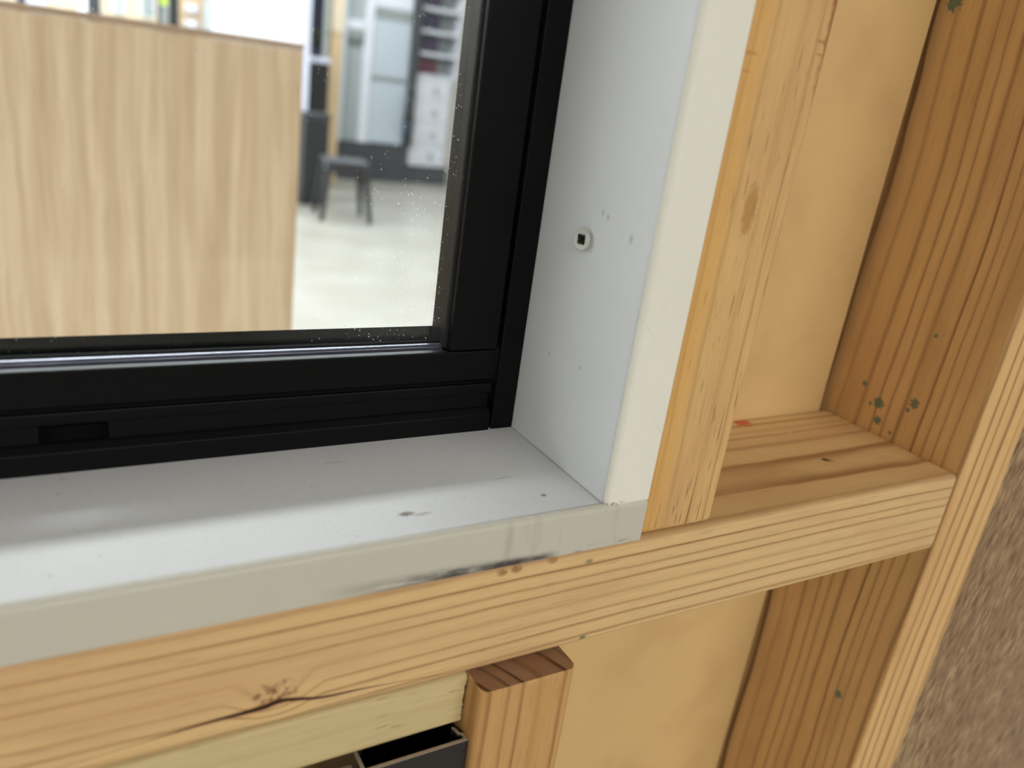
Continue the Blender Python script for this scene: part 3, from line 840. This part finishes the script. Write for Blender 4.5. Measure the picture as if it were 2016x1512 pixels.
def leaf_mesh():
    bm = bmesh.new()
    pr = [(0, 0.004, 0), (0.3, 0.016, 0.02), (0.6, 0.018, 0.02), (1.0, 0.001, -0.02)]
    L_ = 0.13; prev = None
    for f, hw, up in pr:
        row = [bm.verts.new((f*L_, -hw, up*0.5)), bm.verts.new((f*L_, 0, up*0.5-0.004)), bm.verts.new((f*L_, hw, up*0.5))]
        if prev:
            for i in range(2): bm.faces.new((prev[i], prev[i+1], row[i+1], row[i]))
        prev = row
    return to_mesh(bm, 'leaf', True)
lm_ = leaf_mesh(); lm_.materials.append(M['leaf'])
for k in range(26):
    o = bpy.data.objects.new('leaf', lm_); C.objects.link(o); o.parent = pl
    o.location = (0, 0, 0.058+random.uniform(0, 0.02)); o.rotation_euler = (random.uniform(-.3, .3), -random.uniform(0.6, 1.5), k*2.4)
    s = random.uniform(0.9, 1.5); o.scale = (s, s, s)

# beige post
bp_ = empty('beige_post', (2.335, 7.72, 0), 'beige timber post beside the dark display case', 'post')
box('lower_shaft', (-0.056, -0.05, 0.0), (0.056, 0.05, 1.385), M['beige'], bp_, 0.003, 1)
box('upper_shaft', (-0.060, -0.055, 1.386), (0.060, 0.055, 2.4), M['cream'], bp_, 0.003, 1)

# white wardrobe on a black plinth
wd = empty('white_wardrobe', (3.0, 8.2, 0), 'white wardrobe with grey bars on a black plinth base', 'wardrobe')
box('plinth', (-0.52, -0.01, 0.0), (0.33, 0.40, 0.385), M['blk2'], wd, 0.003, 1)
box('carcass', (-0.52, 0.05, 0.386), (0.33, 0.40, 2.2), M['greyw'], wd, 0.002, 1)
box('side_stile', (-0.50, 0.0, 0.386), (-0.40, 0.048, 2.2), M['white_cool'], wd, 0.002, 1)
box('middle_stile', (-0.215, -0.005, 0.386), (-0.125, 0.048, 2.2), M['soft_white'], wd, 0.002, 1)
d0 = box('door', (-0.118, 0.0, 0.395), (0.27, 0.045, 1.005), M['white_cool'], wd, 0.002, 1)
d1 = box('door', (-0.118, 0.0, 1.05), (0.27, 0.045, 1.585), M['white_cool'], wd, 0.002, 1)
box('bar', (-0.118, -0.004, 1.008), (0.27, 0.045, 1.046), M['grey_bar'], wd, 0.002, 1)
box('bar', (-0.118, -0.004, 1.588), (0.27, 0.045, 1.69), M['grey_bar'], wd, 0.002, 1)
box('bar', (-0.395, -0.004, 1.37), (-0.22, 0.045, 1.455), M['grey_bar'], wd, 0.002, 1)
box('rail', (-0.395, 0.0, 1.458), (-0.22, 0.045, 1.54), M['soft_white'], wd, 0.002, 1)
box('door', (-0.118, 0.0, 1.695), (0.27, 0.045, 2.2), M['soft_white'], wd, 0.002, 1)
# dark upright between wardrobe and shelves
pole = tag(box('dark_upright', (-0.035, -0.03, 0.392), (0.035, 0.03, 2.2), M['blk2'], None, 0.002, 1, (3.318, 8.16, 0)), 'dark grey upright between the wardrobe and the shelf unit', 'upright')

# black bag hanging from the upright
def bag():
    e = empty('hanging_bag', (3.275, 8.085, 0.47), 'black bag with a dark teal bottom hanging by the upright', 'bag')
    def blob(z0, z1, prof):
        bm = bmesh.new(); rings = []
        for f, w_, d_ in prof:
            rings.append([bm.verts.new((w_*math.cos(a)*(1+0.08*math.sin(3*a+f*5)), d_*math.sin(a), z0+(z1-z0)*f)) for a in [2*math.pi*k/20 for k in range(20)]])
        for a, b in zip(rings, rings[1:]):
            for k in range(20): bm.faces.new((a[k], a[(k+1) % 20], b[(k+1) % 20], b[k]))
        bm.faces.new(rings[0][::-1]); bm.faces.new(rings[-1])
        return to_mesh(bm, 'bag', True)
    link('body', blob(0.18, 0.42, [(0, .058, .035), (.25, .055, .034), (.6, .056, .03), (.85, .045, .022), (1, .028, .012)]), M['blk'], e)
    b = link('bottom', blob(0.0, 0.18, [(0, .040, .02), (.15, .054, .032), (.6, .060, .036), (1, .058, .035)]), M['teal'], e); b['label'] = 'dark teal lower half'
    bm = bmesh.new(); pr = None
    P_ = [(math.cos(a)*0.026, 0, 0.42+0.10*math.sin(a)) for a in [math.pi*k/8 for k in range(9)]]
    for a, b2 in zip(P_, P_[1:]): cyl(bm, a, b2, 0.005, 0.005, 8)
    link('handle', to_mesh(bm, 'handle'), M['blk'], e)
    bm = bmesh.new(); cyl(bm, (0, 0.0455, 0.515), (0, -0.012, 0.515), 0.006, 0.006, 10); cyl(bm, (0, -0.012, 0.515), (0, -0.014, 0.545), 0.006, 0.004, 10)
    link('hook', to_mesh(bm, 'hook'), M['grey_bar'], e)
bag()

# open shelf unit over a chest of drawers
sh = empty('shelf_unit', (3.57, 8.2, 1.10), 'white open shelf unit with dark goods above the drawers', 'shelf unit')
box('back', (-0.21, 0.20, 0.0), (0.24, 0.215, 1.1), M['greyw'], sh)
box('side', (-0.235, 0.0, 0.0), (-0.212, 0.215, 1.1), M['greyw'], sh)
box('side', (0.24, 0.0, 0.0), (0.26, 0.215, 1.1), M['soft_white'], sh)
for k in range(5): box('shelf', (-0.211, 0.0, 0.0+k*0.215), (0.239, 0.199, 0.032+k*0.215), M['soft_white'], sh)
cols = ['plum', 'purple', 'navy', 'purple']
for k in range(4):
    names = ('lowest', 'second', 'third', 'topmost')
    g = empty('storage_box', (3.475, 8.24, 1.1+0.0325+k*0.215), ('dark plum box on the lowest shelf of the white unit', 'dark purple box on the second shelf of the white unit',
              'dark navy box on the third shelf of the white unit', 'dark purple box on the topmost shelf of the white unit')[k], 'box', 'boxes on the open shelves')
    box('body', (-0.10, 0.0, 0.0), (0.13, 0.15, 0.135), M[cols[k]], g, 0.004, 1)
    box('lid', (-0.104, -0.004, 0.1355), (0.134, 0.154, 0.155), M['blk2'] if k else M['leaf'], g, 0.003, 1)
ch = empty('chest_of_drawers', (3.57, 8.2, 0), 'white chest of four drawers under the open shelf unit', 'drawers')
box('plinth', (-0.235, 0.0, 0.0), (0.26, 0.35, 0.185), M['blk2'], ch, 0.002, 1)
box('carcass', (-0.21, 0.025, 0.186), (0.21, 0.35, 1.099), M['soft_white'], ch, 0.002, 1)
for k in range(4):
    d = box('drawer', (-0.205, 0.0, 0.192+k*0.226), (0.205, 0.024, 0.192+k*0.226+0.222), M['soft_white'], ch, 0.003, 1)
    bm = bmesh.new(); cyl(bm, (0.03, -0.001, 0.30+k*0.226), (0.03, -0.022, 0.30+k*0.226), 0.016, 0.026, 18)
    link('knob', to_mesh(bm, 'knob'), M['grey_bar'], d)

# black metal stool
def stool():
    e = empty('metal_stool', (1.93, 6.06, 0), 'low black metal stool with splayed legs on the shop floor', 'stool')
    e.rotation_euler = (0, 0, math.radians(-8))
    bm = bmesh.new(); bm_box(bm, (-0.165, -0.165, 0.425), (0.165, 0.165, 0.452), 0.010, 3)
    link('seat', to_mesh(bm, 'seat', False), M['blk2'], e)
    for sx in (-1, 1):
        for sy in (-1, 1):
            bm = bmesh.new()
            t0, t1 = 0.135, 0.185
            a = [(sx*t0+dx, sy*t0+dy, 0.4245) for dx, dy in ((-.026, -.026), (.026, -.026), (.026, .026), (-.026, .026))]
            b = [(sx*t1+dx, sy*t1+dy, 0.012) for dx, dy in ((-.016, -.016), (.016, -.016), (.016, .016), (-.016, .016))]
            va = [bm.verts.new(p) for p in a]; vb = [bm.verts.new(p) for p in b]
            for i in range(4): bm.faces.new((va[i], va[(i+1) % 4], vb[(i+1) % 4], vb[i]))
            bm.faces.new(va); bm.faces.new(vb)
            lg = link('leg', to_mesh(bm, 'leg'), M['blk'], e)
            box('foot', (sx*t1-0.018, sy*t1-0.018, 0.0), (sx*t1+0.018, sy*t1+0.018, 0.0118), M['blk'], lg)
    for sx, sy, dx, dy in ((0, -1, 1, 0), (0, 1, 1, 0), (-1, 0, 0, 1), (1, 0, 0, 1)):
        cx, cy = sx*0.142, sy*0.142
        hx, hy = (0.118, 0.006) if dx else (0.006, 0.118)
        box('apron', (cx-hx, cy-hy, 0.362), (cx+hx, cy+hy, 0.4245), M['blk'], e, 0.001, 1)
stool()

# --- row of things along the back, showing just above the partition
def bay(name, x0, x1, mat, label, cat='panel', y=7.6, h=2.0, d=0.03, group=None):
    e = empty(name, ((x0+x1)/2, y, 0), label, cat, group)
    box('body', (-(x1-x0)/2, 0, 0), ((x1-x0)/2, d, h), mat, e, 0.002, 1)
    return e
e = bay('cream_display_wall', -0.80, -0.198, M['cream'], 'cream display panel at the far left of the back row')
e = bay('dark_cloth_stand', -0.190, -0.128, M['navy'], 'narrow dark purple stand at the left of the back row', 'stand', d=0.10)
e = bay('grey_display_wall', -0.122, -0.004, M['lilac'], 'grey blue panel right of the dark purple stand')
e = bay('cream_display_wall', 0.0, 0.222, M['cream'], 'cream panel between the grey panel and the white post')
e = bay('white_post', 0.228, 0.288, M['white'], 'narrow white post beside the dark green-black post', 'post', d=0.06)
e = bay('dark_post', 0.294, 0.384, M['blk2'], 'dark post right of the narrow white post', 'post', d=0.08)
e = bay('cream_display_wall', 0.390, 0.800, M['cream'], 'cream panel holding two pale pictures, right of the dark post')
for k, (a, b) in enumerate(((0.470, 0.560), (0.672, 0.782))):
    f = empty('picture', ((a+b)/2, 7.599, 1.30), ('pale blue picture at the left of the cream panel', 'pale grey picture at the right of the cream panel')[k], 'picture', 'pictures on the cream panel')
    box('frame', (-(b-a)/2, -0.018, -0.03), ((b-a)/2, -0.001, 0.30), M['white'], f, 0.001, 1)
    box('print', (-(b-a)/2+0.008, -0.0195, -0.022), ((b-a)/2-0.008, -0.0181, 0.292), M['white_cool' if k == 0 else 'greyw'], f)
e = bay('grey_stand', 0.826, 0.876, M['grey_bar'], 'slim grey stand under the green lamp', 'stand', h=1.372, d=0.05)
gp = empty('green_lamp', (0.851, 7.625, 1.3725), 'small glowing yellow-green lamp on the slim grey stand', 'lamp')
bm = bmesh.new(); cyl(bm, (0, 0, 0), (0, 0, 0.010), 0.022, 0.022, 20); link('base', to_mesh(bm, 'base'), M['blk'], gp)
bm = bmesh.new(); bmesh.ops.create_uvsphere(bm, u_segments=20, v_segments=12, radius=0.034, matrix=Matrix.Translation((0, 0, 0.043)))
link('globe', to_mesh(bm, 'globe', True), M['lamp_green'], gp)
e = bay('dark_screen', 0.804, 0.822, M['blk'], 'thin black edge post left of the green lamp', 'post', d=0.2)
e = bay('dark_curtain_board', 0.890, 0.966, M['blk'], 'dark brown black board right of the green lamp', 'board', d=0.08)
e = bay('beige_display_wall', 0.972, 1.166, M['beige'], 'beige panel with two white wall plates')
for k, z in enumerate((1.232, 1.352)):
    f = empty('wall_plate', (1.062, 7.599, z), ('lower white wall plate on the beige panel', 'upper white wall plate on the beige panel')[k], 'wall plate', 'wall plates on the beige panel')
    box('plate', (-0.052, -0.014, 0), (0.052, -0.001, 0.072), M['lilac'], f, 0.003, 1)
    box('rocker', (-0.020, -0.018, 0.018), (0.020, -0.0141, 0.054), M['white'], f, 0.002, 1)
e = bay('black_board', 1.172, 1.262, M['blk'], 'black board just left of the tall white cabinet', 'board', d=0.06)
